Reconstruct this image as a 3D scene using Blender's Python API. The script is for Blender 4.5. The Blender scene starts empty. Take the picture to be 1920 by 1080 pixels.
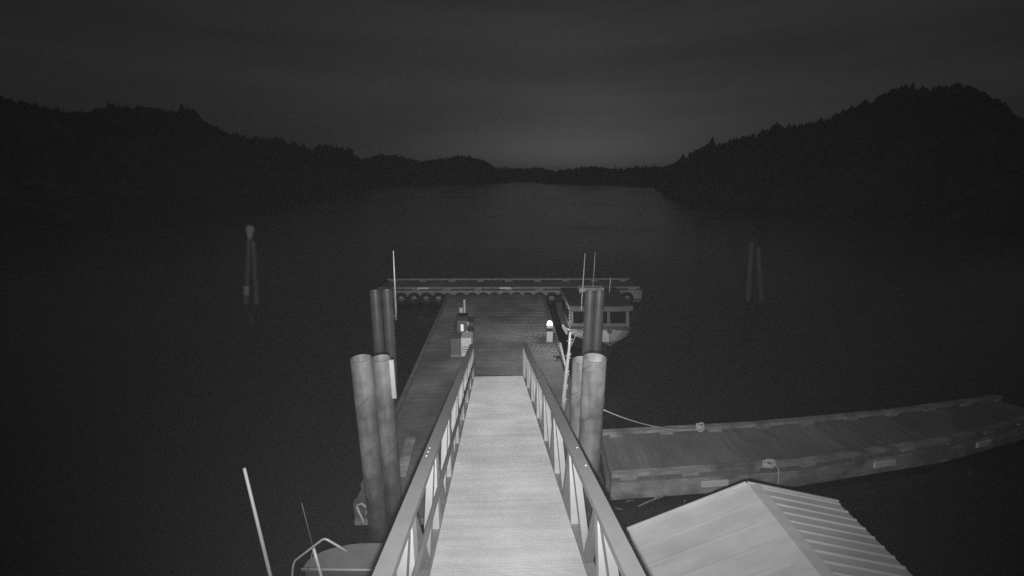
import bpy, math, random
from mathutils import Vector, Matrix
import numpy as np
random.seed(7)
S = bpy.context.scene
C = S.collection
rad = math.radians

# ------------------------------------------------------------------ camera
F = 765.0                      # focal length in pixels of a 1920 px wide picture
PITCH = math.atan2(203.0, F)   # the horizon lies 203 px above the centre
YAW = 0.0092                   # a touch to the right of the dock's axis
H = 6.6                        # above the water
cam = bpy.data.objects.new('camera', bpy.data.cameras.new('camera'))
C.objects.link(cam)
cam.data.sensor_width = 36.0
cam.data.lens = 36.0 * F / 1920.0
cam.data.clip_start = 0.05
cam.data.clip_end = 12000
cam.location = (0, 0, H)
cam.rotation_euler = (math.pi/2 - PITCH, 0, -YAW)
S.camera = cam

# ------------------------------------------------------------------ sky, moonlight, exposure
SKY = 0.0096
SUN_EL, SUN_ROT = rad(3.0), rad(9.0)
W = bpy.data.worlds.new('World'); S.world = W; W.use_nodes = True
nt = W.node_tree; nt.nodes.clear()
wo = nt.nodes.new('ShaderNodeOutputWorld'); bg = nt.nodes.new('ShaderNodeBackground')
sky = nt.nodes.new('ShaderNodeTexSky'); sky.sky_type = 'NISHITA'; sky.sun_disc = False
sky.sun_elevation = SUN_EL; sky.sun_rotation = SUN_ROT; sky.air_density = 1.0; sky.dust_density = 2.5
bw = nt.nodes.new('ShaderNodeRGBToBW')
tc = nt.nodes.new('ShaderNodeTexCoord'); mp = nt.nodes.new('ShaderNodeMapping'); mp.inputs['Scale'].default_value = (0.7, 0.7, 7.0)
cn = nt.nodes.new('ShaderNodeTexNoise'); cn.inputs['Scale'].default_value = 1.6; cn.inputs['Detail'].default_value = 5
cr = nt.nodes.new('ShaderNodeMapRange'); cr.inputs[1].default_value = 0.36; cr.inputs[2].default_value = 0.64; cr.inputs[3].default_value = 0.76; cr.inputs[4].default_value = 1.22
mu = nt.nodes.new('ShaderNodeMath'); mu.operation = 'MULTIPLY'
L = nt.links.new
L(sky.outputs[0], bw.inputs[0]); L(tc.outputs['Generated'], mp.inputs[0]); L(mp.outputs[0], cn.inputs['Vector'])
L(cn.outputs[0], cr.inputs[0]); pw = nt.nodes.new('ShaderNodeMath'); pw.operation = 'POWER'; pw.inputs[1].default_value = 0.55; L(bw.outputs[0], pw.inputs[0]); L(pw.outputs[0], mu.inputs[0]); L(cr.outputs[0], mu.inputs[1])
L(mu.outputs[0], bg.inputs['Color']); bg.inputs['Strength'].default_value = SKY; L(bg.outputs[0], wo.inputs[0])

sl = bpy.data.lights.new('moon', 'SUN'); sl.energy = 0.0006; sl.angle = rad(40)
so = bpy.data.objects.new('moon', sl); C.objects.link(so)
so.rotation_euler = (math.pi/2 - SUN_EL, 0, math.pi - SUN_ROT)   # a veiled moon, low behind the far hills

# the camera's own infra-red lamp (what lights the gangway): one wide array and one narrow array
def spot(name, watts, full_angle, blend, dpitch=0.0, dyaw=0.0, up=0.13):
    l = bpy.data.lights.new(name, 'SPOT'); l.energy = watts; l.spot_size = rad(full_angle); l.spot_blend = blend; l.shadow_soft_size = 0.03
    o = bpy.data.objects.new(name, l); C.objects.link(o)
    o.location = (0.0, 0.0, H + up)
    o.rotation_euler = (math.pi/2 - PITCH + rad(dpitch), 0, -YAW + rad(dyaw))
    return o
spot('night_lamp_wide', 2900, 150, .95, 22, up=-.13)
spot('night_lamp_narrow', 3400, 60, 1.0, -1, up=1.5)

S.view_settings.view_transform = 'Standard'; S.view_settings.look = 'None'
S.view_settings.exposure = 0.0; S.view_settings.gamma = 1.0; S.view_settings.use_curve_mapping = False
S.render.engine = 'CYCLES'
S.cycles.max_bounces = 6; S.cycles.sample_clamp_direct = 4.0; S.cycles.volume_bounces = 0; S.cycles.use_denoising = False
S.cycles.sample_clamp_indirect = 2.0

# ------------------------------------------------------------------ measuring: a picture point at a known height or distance
cp, sp_ = math.cos(PITCH), math.sin(PITCH)
def ray(px, py):
    u, v = (px - 960)/F, (py - 540)/F
    y = cp - v*sp_; z = -(sp_ + v*cp)
    return Vector((u*math.cos(YAW) + y*math.sin(YAW), y*math.cos(YAW) - u*math.sin(YAW), z))
def at_z(px, py, z):
    d = ray(px, py); return Vector((0, 0, H)) + d*((z - H)/d.z)
def at_y(px, py, Y):
    d = ray(px, py); return Vector((0, 0, H)) + d*(Y/d.y)

# ------------------------------------------------------------------ materials (grey: the place as infra-red sees it)
def mat(name, v, rough=0.7, metal=0.0, var=0.25, scale=6.0, stretch=(1, 1, 1), island=0.0, bump=0.0, bump_scale=40.0, patch=0.0, patch_scale=0.6, spec=0.35, tide=None):
    m = bpy.data.materials.new(name); m.use_nodes = True; t = m.node_tree; n = t.nodes; b = n['Principled BSDF']
    b.inputs['Roughness'].default_value = rough; b.inputs['Metallic'].default_value = metal
    b.inputs['Specular IOR Level'].default_value = spec
    co = n.new('ShaderNodeTexCoord'); ma = n.new('ShaderNodeMapping'); ma.inputs['Scale'].default_value = stretch
    t.links.new(co.outputs['Object'], ma.inputs[0])
    no = n.new('ShaderNodeTexNoise'); no.inputs['Scale'].default_value = scale; no.inputs['Detail'].default_value = 6; no.inputs['Roughness'].default_value = 0.6
    t.links.new(ma.outputs[0], no.inputs['Vector'])
    def ran(src, lo, hi, a=0.25, c=0.75):
        r = n.new('ShaderNodeMapRange'); r.inputs[1].default_value = a; r.inputs[2].default_value = c; r.inputs[3].default_value = lo; r.inputs[4].default_value = hi
        t.links.new(src, r.inputs[0]); return r.outputs[0]
    def mul(a, c):
        q = n.new('ShaderNodeMath'); q.operation = 'MULTIPLY'; t.links.new(a, q.inputs[0])
        if isinstance(c, (int, float)): q.inputs[1].default_value = c
        else: t.links.new(c, q.inputs[1])
        return q.outputs[0]
    val = mul(ran(no.outputs[0], 1 - var, 1 + var), v)
    if island:
        g = n.new('ShaderNodeNewGeometry'); val = mul(val, ran(g.outputs['Random Per Island'], 1 - island, 1 + island, 0, 1))
    if patch:
        p = n.new('ShaderNodeTexNoise'); p.inputs['Scale'].default_value = patch_scale; p.inputs['Detail'].default_value = 4
        t.links.new(co.outputs['Object'], p.inputs['Vector']); val = mul(val, ran(p.outputs[0], 1 - patch, 1 + patch, 0.35, 0.65))
    if tide:      # weed and wet below a height (object coordinates)
        sx = n.new('ShaderNodeSeparateXYZ'); t.links.new(co.outputs['Object'], sx.inputs[0])
        ad = n.new('ShaderNodeMath'); ad.operation = 'ADD'; t.links.new(sx.outputs[2], ad.inputs[0]); t.links.new(mul(no.outputs[0], 0.5), ad.inputs[1])
        val = mul(val, ran(ad.outputs[0], tide[1], 1.0, tide[0], tide[0] + 0.5))
    cb = n.new('ShaderNodeCombineColor')
    for i in range(3): t.links.new(val, cb.inputs[i])
    t.links.new(cb.outputs[0], b.inputs['Base Color'])
    if bump:
        bn = n.new('ShaderNodeTexNoise'); bn.inputs['Scale'].default_value = bump_scale; bn.inputs['Detail'].default_value = 4
        t.links.new(ma.outputs[0], bn.inputs['Vector'])
        bp = n.new('ShaderNodeBump'); bp.inputs['Strength'].default_value = bump; bp.inputs['Distance'].default_value = 0.02
        t.links.new(bn.outputs[0], bp.inputs['Height']); t.links.new(bp.outputs[0], b.inputs['Normal'])
    return m
M = {}
M['walk'] = mat('walkway grating', 0.51, 0.6, var=0.13, scale=2.2, stretch=(0.35, 3.2, 1), patch=0.10, patch_scale=1.4)
M['alu'] = mat('weathered aluminium', 0.24, 0.5, 0.15, var=0.12, scale=5, stretch=(1, .6, 1))
M['pipe'] = mat('dull pipe', 0.13, 0.4, 0.3, var=.15)
M['alu_post'] = mat('pale aluminium', 0.46, 0.5, 0.1, var=0.12, scale=6)
M['pile'] = mat('galvanised pile steel', 0.165, 0.55, 0.1, var=0.45, scale=6, stretch=(1, 1, .15), patch=.38, patch_scale=2.6, spec=.35, bump=.25, tide=(1.35, 0.62))
M['pile_far'] = mat('weathered pile steel', 0.085, 0.5, 0.2, var=0.35, scale=5, stretch=(1, 1, .18), patch=.2, patch_scale=2, tide=(0.9, 0.7))
M['seam'] = mat('weld seam', 0.11, 0.5, 0.2, var=.2)
M['deck'] = mat('wet planks painted sheen', 0.19, 0.75, var=0.2, scale=3, stretch=(.6, 3, 1), island=.07, patch=.42, patch_scale=.6, bump=.25)  # patch: dark wet areas, plus wet reflections painted pale into the colour
M['deck_far'] = mat('cross dock planks', 0.16, 0.8, var=0.3, scale=3, island=.16, patch=.2)
M['finger'] = mat('weathered float planks', 0.225, 0.8, var=0.16, scale=4, stretch=(3, .5, 1), island=.09, patch=.22, patch_scale=.9, bump=.3)
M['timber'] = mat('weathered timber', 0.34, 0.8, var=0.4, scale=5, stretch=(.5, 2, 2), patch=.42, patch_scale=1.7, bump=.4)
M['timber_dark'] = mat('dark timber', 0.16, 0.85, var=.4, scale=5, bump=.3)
M['timber_mid'] = mat('damp timber', 0.24, 0.85, var=.4, scale=5, bump=.3)
M['plate'] = mat('white plastic plate', 0.85, 0.5, var=.1, scale=12)
M['timber_far'] = mat('far timber', 0.21, 0.85, var=.35, scale=4)
M['float'] = mat('float billet', 0.10, 0.9, var=.5, scale=8)
M['white'] = mat('white paint', 0.60, 0.5, var=.12, scale=8)
M['white_far'] = mat('aged white paint', 0.42, 0.5, var=.15, scale=8)
M['rope'] = mat('pale rope', 0.6, 0.9, var=.2, scale=60)
M['rubber'] = mat('tyre rubber', 0.018, 0.85, var=.4, scale=12)
M['dark'] = mat('dark enamel', 0.03, 0.5, var=.3)
M['grey'] = mat('grey enamel', 0.12, 0.6, var=.2)
M['boat'] = mat('boat paint', 0.115, 0.5, var=.15, scale=4)
M['boat_dark'] = mat('boat roof paint', 0.05, 0.6, var=.25, scale=4)
M['boat_deck'] = mat('boat deck paint', 0.16, 0.6, var=.2, scale=5)
M['boat_white'] = mat('pale hull paint', .40, .5, var=.15, scale=5)
M['hull'] = mat('dark hull paint', 0.03, 0.5, var=.3, scale=3)
M['glass'] = mat('dark window glass', 0.012, 0.08, var=.1, spec=.5)
M['roof_l'] = mat('painted roof sheet', 0.60, 0.55, 0.0, var=.14, scale=3, stretch=(.4, 2, 1), patch=.05, patch_scale=1.5)
M['wall'] = mat('shed wall boards', 0.3, 0.8, var=.2)
M['cabin'] = mat('pale cabin roof', 0.23, 0.6, var=.2, scale=3, patch=.15, patch_scale=2)
M['tube'] = mat('bright tube', 0.62, 0.35, 0.1, var=.1)
M['whip'] = mat('white fibreglass', 0.34, 0.5, 0, var=.1)
M['thin'] = mat('dull tube', 0.16, 0.5, 0.1, var=.1)
M['earth'] = mat('hillside', 0.07, 0.95, var=.4, scale=.02)
M['leaf'] = mat('conifer foliage', 0.16, 0.95, var=.45, scale=.03, island=.35, spec=.1)
M['bark'] = mat('bark', 0.1, .9)

def emit(name, s):
    m = bpy.data.materials.new(name); m.use_nodes = True; b = m.node_tree.nodes['Principled BSDF']
    b.inputs['Base Color'].default_value = (.8, .8, .8, 1); b.inputs['Emission Color'].default_value = (1, 1, 1, 1); b.inputs['Emission Strength'].default_value = s
    return m
M['lamp'] = emit('lit lamp lens', 220.0)
M['screen'] = emit('lit pump display', 0.30)

def water_mat():
    m = bpy.data.materials.new('night water'); m.use_nodes = True; t = m.node_tree; n = t.nodes; b = n['Principled BSDF']
    b.inputs['Base Color'].default_value = (.012, .012, .012, 1); b.inputs['Roughness'].default_value = .16; b.inputs['IOR'].default_value = 1.4
    co = n.new('ShaderNodeTexCoord'); ma = n.new('ShaderNodeMapping'); ma.inputs['Scale'].default_value = (.5, 1.0, 1)
    t.links.new(co.outputs['Object'], ma.inputs[0])
    a = n.new('ShaderNodeTexNoise'); a.inputs['Scale'].default_value = 1.3; a.inputs['Detail'].default_value = 5
    t.links.new(ma.outputs[0], a.inputs['Vector'])
    p = n.new('ShaderNodeBump'); p.inputs['Strength'].default_value = .5; p.inputs['Distance'].default_value = .12
    w = n.new('ShaderNodeTexNoise'); w.inputs['Scale'].default_value = .05; w.inputs['Detail'].default_value = 3
    r = n.new('ShaderNodeMapRange'); r.inputs[1].default_value = .35; r.inputs[2].default_value = .65; r.inputs[3].default_value = .05; r.inputs[4].default_value = .24
    t.links.new(ma.outputs[0], w.inputs['Vector']); t.links.new(w.outputs[0], r.inputs[0]); t.links.new(r.outputs[0], b.inputs['Roughness'])
    t.links.new(a.outputs[0], p.inputs['Height']); t.links.new(p.outputs[0], b.inputs['Normal'])
    return m
M['water'] = water_mat()

# ------------------------------------------------------------------ mesh helpers
class MB:
    def __init__(s): s.v = []; s.f = []; s.sm = set()
    def add(s, vs, fs, smooth=False):
        k = len(s.v); s.v += [Vector(p) for p in vs]
        for q in fs:
            if smooth: s.sm.add(len(s.f))
            s.f.append([i + k for i in q])
        return s
    def box(s, x0, x1, y0, y1, z0, z1):
        vs = [(x, y, z) for z in (z0, z1) for y in (y0, y1) for x in (x0, x1)]
        return s.add(vs, [(0, 2, 3, 1), (4, 5, 7, 6), (0, 1, 5, 4), (2, 6, 7, 3), (0, 4, 6, 2), (1, 3, 7, 5)])
    def beam(s, p0, p1, w, h, up=(0, 0, 1)):
        p0, p1 = Vector(p0), Vector(p1); d = (p1 - p0).normalized(); up = Vector(up)
        r = d.cross(up)
        if r.length < 1e-4: r = d.cross(Vector((0, 1, 0)))
        r.normalize(); q = r.cross(d).normalized()
        vs = [p + r*a*w/2 + q*b*h/2 for p in (p0, p1) for a, b in ((-1, -1), (1, -1), (1, 1), (-1, 1))]
        return s.add(vs, [(0, 1, 2, 3)[::-1], (4, 5, 6, 7), (0, 1, 5, 4), (1, 2, 6, 5), (2, 3, 7, 6), (3, 0, 4, 7)])
    def tube(s, pts, r, n=8, cap=True):
        pts = [Vector(p) for p in pts]; vs = []; rr = r if isinstance(r, (list, tuple)) else [r]*len(pts)
        ref = None
        for i, p in enumerate(pts):
            d = (pts[min(i+1, len(pts)-1)] - pts[max(i-1, 0)]).normalized()
            if ref is None: ref = d.orthogonal().normalized()
            ref = (ref - d*ref.dot(d)).normalized(); b = d.cross(ref)
            vs += [p + (ref*math.cos(2*math.pi*k/n) + b*math.sin(2*math.pi*k/n))*rr[i] for k in range(n)]
        fs = [(i*n + k, i*n + (k+1) % n, (i+1)*n + (k+1) % n, (i+1)*n + k) for i in range(len(pts)-1) for k in range(n)]
        s.add(vs, fs, True)
        if cap:
            k = len(s.v) - len(vs); s.f.append(list(range(k, k+n))[::-1]); e = len(s.v); s.f.append(list(range(e-n, e)))
        return s
    def lathe(s, prof, n=24, c=(0, 0, 0), smooth=True):
        c = Vector(c)
        vs = [c + Vector((r*math.cos(2*math.pi*k/n), r*math.sin(2*math.pi*k/n), z)) for r, z in prof for k in range(n)]
        fs = [(i*n + k, i*n + (k+1) % n, (i+1)*n + (k+1) % n, (i+1)*n + k) for i in range(len(prof)-1) for k in range(n)]
        return s.add(vs, fs, smooth)
    def prism(s, poly, z0, z1):
        n = len(poly)
        vs = [(x, y, z0) for x, y in poly] + [(x, y, z1) for x, y in poly]
        return s.add(vs, [list(range(n))[::-1], list(range(n, 2*n))] + [(i, (i+1) % n, n + (i+1) % n, n + i) for i in range(n)])
    def build(s, name, m, parent=None, off=None):
        o_ = Vector((0, 0, 0))
        if parent is not None:
            p = parent
            while p is not None: o_ += p.location; p = p.parent
        me = bpy.data.meshes.new(name)
        me.from_pydata([tuple(v - o_) for v in s.v], [], s.f); me.materials.append(m)
        if s.sm: me.polygons.foreach_set('use_smooth', [i in s.sm for i in range(len(s.f))])
        me.update()
        o = bpy.data.objects.new(name, me); C.objects.link(o)
        if parent is not None: o.parent = parent
        return o
def tag(o, label=None, cat=None, group=None, kind=None):
    for k, v in (('label', label), ('category', cat), ('group', group), ('kind', kind)):
        if v: o[k] = v
    return o
def thing(name, label, cat, loc, group=None):
    o = bpy.data.objects.new(name, None); C.objects.link(o); o.location = loc; o.empty_display_size = .2
    return tag(o, label, cat, group)
def recentre(o, loc):
    loc = Vector(loc); o.data.transform(Matrix.Translation(-loc)); o.location = loc; return o
def dup(o, parent=None):
    c = o.copy(); C.objects.link(c)
    if parent is not None: c.parent = parent
    for ch in list(o.children): dup(ch, c)
    return c
def sag(a, b, drop, n=14):
    a, b = Vector(a), Vector(b)
    return [a.lerp(b, i/n) - Vector((0, 0, 4*drop*(i/n)*(1 - i/n))) for i in range(n+1)]

# ------------------------------------------------------------------ setting: water and hills
mb = MB()
xs = [-2600, -600, -120, -30, 30, 120, 600, 2600]; ys = [-300, 0, 30, 120, 600, 3400]
mb.add([(x, y, 0) for y in ys for x in xs], [(j*8+i, j*8+i+1, (j+1)*8+i+1, (j+1)*8+i) for j in range(5) for i in range(7)])
tag(mb.build('water', M['water']), kind='structure')

def interp(tab, x): return float(np.interp(x, [a for a, _ in tab], [b for _, b in tab]))
HILLS = [
  # silhouette, shore, ridge distance, tree height, how many trees
  ([(-500,150),(0,190),(40,203),(80,205),(120,217),(180,212),(215,206),(280,210),(330,220),(365,219),(377,234),(400,242),(430,256),(470,262),(530,268),(560,278),(580,284),(640,286),(658,296),(690,318),(705,338)],
   [(-500,480),(0,440),(200,425),(417,403),(500,388),(640,367),(690,353),(705,350)], [(-500,430),(0,440),(400,420),(705,400)], 8.0, 5200),
  ([(540,300),(600,296),(655,298),(680,301),(705,294),(720,291),(745,295),(785,305),(830,300),(865,292),(880,294),(910,305),(935,319),(955,336)],
   [(540,357),(600,356),(687,352),(783,347.5),(933,344),(955,343)], [(540,650),(780,850),(955,1050)], 7.0, 3000),
  ([(880,330),(910,321),(945,315),(985,316.5),(1010,315),(1045,322),(1075,331)],
   [(880,340.6),(1075,340.6)], [(880,1800),(1075,1800)], 7.0, 1500),
  ([(1005,338),(1050,322),(1090,315),(1110,315),(1140,319),(1200,319),(1240,315),(1280,308),(1310,304)],
   [(1005,342.5),(1123,346.5),(1240,352),(1310,354)], [(1005,900),(1123,780),(1310,560)], 7.0, 2400),
  ([(1238,340),(1250,326),(1275,311),(1300,291),(1340,284),(1400,265),(1450,250),(1490,247),(1520,241),(1560,231),(1572,220),(1610,205),(1650,188),(1680,171),(1700,167),(1725,170),(1740,174),(1770,164),(1800,164),(1830,173),(1860,192),(1900,225),(1920,235),(2100,280),(2500,320)],
   [(1238,356),(1250,363),(1277,380),(1347,393),(1413,400),(1600,415),(1920,440),(2500,465)], [(1238,300),(1400,380),(1700,450),(2500,420)], 8.0, 6000),
]
rng = np.random.default_rng(3)
tv, tf = [], []
def crown(x, y, z, h, r):
    """one ragged conifer: three skirts of uneven points"""
    k0 = sum(len(a) for a in tv) if False else crown.n
    n = 6; vs = []; fs = []
    for tier, (zb, zt, rr) in enumerate(((0.0, .55, 1.0), (.3, .8, .72), (.58, 1.05, .42))):
        b = len(vs); a0 = rng.random()*6.28
        for k in range(n):
            q = rr*r*(.55 + .8*rng.random()); a = a0 + 6.283*k/n
            vs.append((x + q*math.cos(a), y + q*math.sin(a), z + h*(zb + .12*rng.random())))
        vs.append((x + .1*r*(rng.random()-.5), y, z + h*zt*(1 - .12*rng.random())))
        fs += [(k0 + b + k, k0 + b + (k+1) % n, k0 + b + n) for k in range(n)]
    crown.n += len(vs); tv.extend(vs); tf.extend(fs)
crown.n = 0
for sil, shore, dist, th, nt_ in HILLS:
    a, b = sil[0][0], sil[-1][0]
    NX, NF = 90, 22
    fr = [i/14*1.0 for i in range(15)] + [1.1, 1.25, 1.45, 1.7, 2.0, 2.4, 2.8]
    ph = [rng.random()*6 for _ in range(6)]
    def nz(x, y): return math.sin(x*.021+ph[0])*math.sin(y*.027+ph[1]) + .6*math.sin(x*.055+ph[2])*math.sin(y*.06+ph[3])
    def ground(px, f, sil=sil, shore=shore, dist=dist, th=th):
        P0 = at_z(px, interp(shore, px), 0.0); P1 = at_y(px, interp(sil, px), interp(dist, px))
        if P1.y < P0.y + 20: P1 = at_y(px, interp(sil, px), P0.y + 20)
        zr = max(P1.z - th*.75, .6)
        q = P0.lerp(P1, f) if f <= 1 else P1 + (P1 - P0)*(f - 1)
        if f <= 1:
            z = zr*(f**1.15) + min(2.0, zr*.1)*nz(q.x, q.y)*f*(1-f)*3 + (.8*min(1, f*12) - .5)
        else:
            z = zr*max(0, 1 - ((f - 1)/1.5)**1.3) - .2
        return Vector((q.x, q.y, z))
    vs = [ground(a + (b-a)*i/NX, f) for f in fr for i in range(NX+1)]
    mb = MB(); mb.add(vs, [(j*(NX+1)+i, j*(NX+1)+i+1, (j+1)*(NX+1)+i+1, (j+1)*(NX+1)+i) for j in range(len(fr)-1) for i in range(NX)], True)
    tag(mb.build('hill', M['earth']), kind='structure')
    for k in range(nt_):
        px = a + (b-a)*rng.random(); f = .02 + 1.05*rng.random()**.8
        if k % 6 == 0: f = .97 + .05*rng.random()
        g = ground(px, f); h = th*(.5 + .35*(1 + nz(g.x*1.7, g.y*1.7)*.7) + .75*rng.random()**2)
        if g.z < .05: continue
        if rng.random() < .03: h *= 1.25
        h = min(h, 3 + .8*g.z + 3*rng.random())
        crown(g.x, g.y, g.z - .5, h, h*(.24 + .16*rng.random()) if rng.random() < .35 else h*(.42 + .22*rng.random()))
me = bpy.data.meshes.new('forest'); me.from_pydata(tv, [], tf); me.materials.append(M['leaf']); me.update()
fo = bpy.data.objects.new('forest', me); C.objects.link(fo); tag(fo, kind='stuff')

def lone_tree(px, py_top, Y, hgt, label):
    top = at_y(px, py_top, Y); t = thing('conifer_tree', label, 'tree', (top.x, top.y, top.z - hgt), 'trees standing above the ridge')
    MB().tube([(top.x, top.y, top.z - hgt), (top.x + .1, top.y, top.z - .3)], [.35, .06], 6).build('trunk', M['bark'], t)
    m_ = MB()
    for k in range(70):
        f = random.random(); a = random.random()*6.28; r = (.5 + 1.5*(1-f))*random.uniform(.4, 1)
        c = Vector((top.x + r*math.cos(a), top.y + r*math.sin(a), top.z - hgt*.75*(1-f)))
        d = [Vector((random.uniform(-1, 1), random.uniform(-1, 1), random.uniform(-.6, .6)))*.9 for _ in range(3)]
        m_.add([c + d[0], c + d[1], c + d[2]], [(0, 1, 2)])
    m_.build('crown', M['leaf'], t)
lone_tree(1530, 226, 395, 11, 'lone conifer standing clear above the right hill\'s ridge')
lone_tree(1306, 286, 320, 8, 'small conifer at the foot of the right hill\'s ridge, beside the gap')
lone_tree(372, 214, 415, 9, 'conifer at the step in the left hill\'s ridge')

# ------------------------------------------------------------------ main floating dock
DZ, Y0, Y1 = 0.62, 6.5, 21.12
def dxl(y): return -2.95 - .30*(y - Y0)/(Y1 - Y0)
XR = 1.9
t = thing('floating_dock', 'wide dark planked dock leading from the gangway foot to the cross dock', 'dock', (-.6, 13.8, 0))
mb = MB(); y = Y0 + .12; wd = .143
while y < Y1 - .02:
    e = min(y + wd - .003, Y1); j = random.uniform(-.004, .004)
    mb.prism([(dxl(y), y), (XR, y), (XR, e), (dxl(e), e)], DZ - .045, DZ + j)
    y += wd
mb.build('deck', M['deck'], t)
mb = MB().prism([(dxl(Y0)+.05, Y0+.14), (XR-.05, Y0+.14), (XR-.05, Y1-.03), (dxl(Y1)+.05, Y1-.03)], .30, DZ - .047); mb.build('frame', M['timber_dark'], t)
mb = MB()
for k in range(7):
    yy = Y0 + .5 + k*2.05
    for xx in (-2.7, -1.1, .4): mb.box(xx, xx + 1.25, yy, yy + 1.7, -.35, .297)
mb.build('float_billet', M['float'], t)
MB().box(dxl(Y0) - .02, XR + .02, Y0, Y0 + .117, .27, DZ + .02).build('end_beam', M['timber_dark'], t)
MB().box(dxl(Y0) - .02, XR + .02, Y0 - .04, Y0 + .117, .16, .267).build('waling', M['timber'], t)
for side in (0, 1):
    xa, xb = (dxl(Y0) + .07, dxl(Y1) + .07) if side == 0 else (XR - .07, XR - .07)
    mb = MB(); mb.beam((xa, Y0 + .35, DZ + .10), (xb, Y1 - .3, DZ + .10), .12, .08)
    r_ = mb.build('edge_rail', M['timber_dark'], t)
    for k in range(11):
        mb = MB(); f = k/10; yy = Y0 + .5 + f*(Y1 - Y0 - 1.1); xx = xa + (xb - xa)*(yy - Y0)/(Y1 - Y0)
        mb.box(xx - .055, xx + .055, yy - .12, yy + .12, DZ - .002, DZ + .058); mb.build('rail_block', M['timber_dark'], r_)

# ------------------------------------------------------------------ cross dock at the far end
TZ, TY0, TY1, TX0, TX1 = 0.75, 21.5, 23.7, -7.25, 7.3
t = thing('floating_dock', 'long narrow cross dock with low rails lying across the far end', 'dock', (0, 22.6, 0))
mb = MB(); x = TX0
while x < TX1 - .05:
    mb.box(x, min(x + .144, TX1), TY0 + .02, TY1 - .02, TZ - .045, TZ + random.uniform(-.004, .004)); x += .15
mb.build('deck', M['deck_far'], t)
MB().box(TX0 + .05, TX1 - .05, TY0 + .06, TY1 - .06, .25, TZ - .047).build('frame', M['timber_dark'], t)
mb = MB()
for k in range(7): mb.box(TX0 + .3 + k*2.1, TX0 + 2.0 + k*2.1, TY0 + .25, TY1 - .25, -.35, .247)
mb.build('float_billet', M['float'], t)
MB().box(TX0, TX1, TY0 - .06, TY0 + .017, .3, TZ + .02).build('front_beam', M['timber_far'], t)
for yy in (TY0 + .1, TY1 - .12):
    mb = MB(); mb.box(TX0 + .1, TX1 - .1, yy - .06, yy + .06, TZ + .09, TZ + .19); r_ = mb.build('edge_rail', M['timber_far'], t)
    for k in range(9):
        mb = MB(); xx = TX0 + .5 + k*(TX1 - TX0 - 1)/8; mb.box(xx - .2, xx + .2, yy - .055, yy + .055, TZ - .002, TZ + .088); mb.build('rail_block', M['timber_far'], r_)
for px in (793, 947):
    p = at_y(px, 542, TY0 + .03); MB().box(p.x - .3, p.x + .3, TY0 + .02, TY0 + .036, TZ + .085, TZ + .185).build('plate', M['white'], t)

# tyre fenders
def tyre(loc, r, label):
    m_ = MB(); n = 24; prof = []
    for k in range(10):
        a = 2*math.pi*k/10; prof.append((r*.72 + r*.28*math.cos(a), .1*math.sin(a)))
    vs = []
    for i in range(n):
        b = 2*math.pi*i/n
        vs += [Vector((q*math.cos(b), d, q*math.sin(b))) for q, d in prof]
    m_.add(vs, [(i*10+k, i*10+(k+1) % 10, ((i+1) % n)*10+(k+1) % 10, ((i+1) % n)*10+k) for i in range(n) for k in range(10)], True)
    o = m_.build('tyre_fender', M['rubber']); o.location = loc
    return tag(o, label, 'tyre', 'tyre fenders along the cross dock')
ORD = ['first', 'second', 'third', 'fourth', 'fifth', 'sixth', 'seventh', 'eighth']
def tyre_at(px, zc): p = at_y(px, 552, TY0 - .19); return Vector((p.x, TY0 - .175, zc))
base = tyre(tyre_at(752, .34), .36, 'black tyre fender nearest the far left pile, hung under the cross dock')
for i, px in enumerate((776, 799, 822)):
    c = base.copy(); C.objects.link(c); c.location = tyre_at(px, .34)
    c['label'] = f'black tyre fender hung left of the main dock, {ORD[i+1]} from the far left pile'
c = base.copy(); C.objects.link(c); c.location = tyre_at(839, .30); c['label'] = 'black tyre fender wedged at the left corner of main and cross docks'
for i, px in enumerate((863, 886, 907, 927, 948, 969, 990, 1012)):
    c = base.copy(); C.objects.link(c); c.location = tyre_at(px, .335)
    c['label'] = f'black tyre top squeezed between main dock end and cross dock, {ORD[i]} from the left'
for px, lab in ((1035, 'black tyre fender just right of the main dock, beside the moored workboat'), (1057, 'black tyre fender behind the moored workboat\'s dark side'), (1176, 'black tyre fender near the right end of the cross dock')):
    c = base.copy(); C.objects.link(c); c.location = tyre_at(px, .34); c['label'] = lab

# ------------------------------------------------------------------ gangway
GW, GY0, GY1 = 1.5, .4, 11.6
def gx(y): return -.01 - .30*(y - 3.12)/8.48
def gz(y): return .68 + .265*(11.6 - y)
GA = (Vector((gx(GY1), GY1, gz(GY1))) - Vector((gx(GY0), GY0, gz(GY0)))).normalized()
GS = GA.cross(Vector((0, 0, 1))).normalized(); GN = GS.cross(GA).normalized()
def gp(y, side, up): return Vector((gx(y), y, gz(y))) + GS*side + GN*0 + Vector((0, 0, up))
t = thing('gangway', 'sloping pale aluminium gangway with truss railings leading down to the dock', 'gangway', gp(GY1, 0, 0))
mb = MB(); vs = []; fs = []; y = GY0; rr_ = random.Random(11); n = 0
while y < GY1 - .03:
    pt_ = rr_.uniform(.013, .017); hh = pt_*rr_.uniform(.10, .15)
    for s_ in (-1, 1):
        vs += [gp(y, s_*GW/2, -.001), gp(y + .0014, s_*GW/2, hh), gp(y + pt_*.55, s_*GW/2, hh - .0006)]
    y += pt_; n += 1
vs += [gp(GY1, s_*GW/2, q) for s_ in (-1, 1) for q in (-.001, -.001, -.001)]
for i in range(n + 1):
    k = i*6
    fs += [(k, k+3, k+4, k+1), (k+1, k+4, k+5, k+2)]
    if i < n: fs.append((k+2, k+5, k+9, k+6))
mb.add(vs, fs); mb.build('walkway', M['walk'], t)
MB().beam(gp(GY0, 0, -.05), gp(GY1 - .01, 0, -.05), GW - .02, .05).build('walkway_frame', M['alu'], t)
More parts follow.
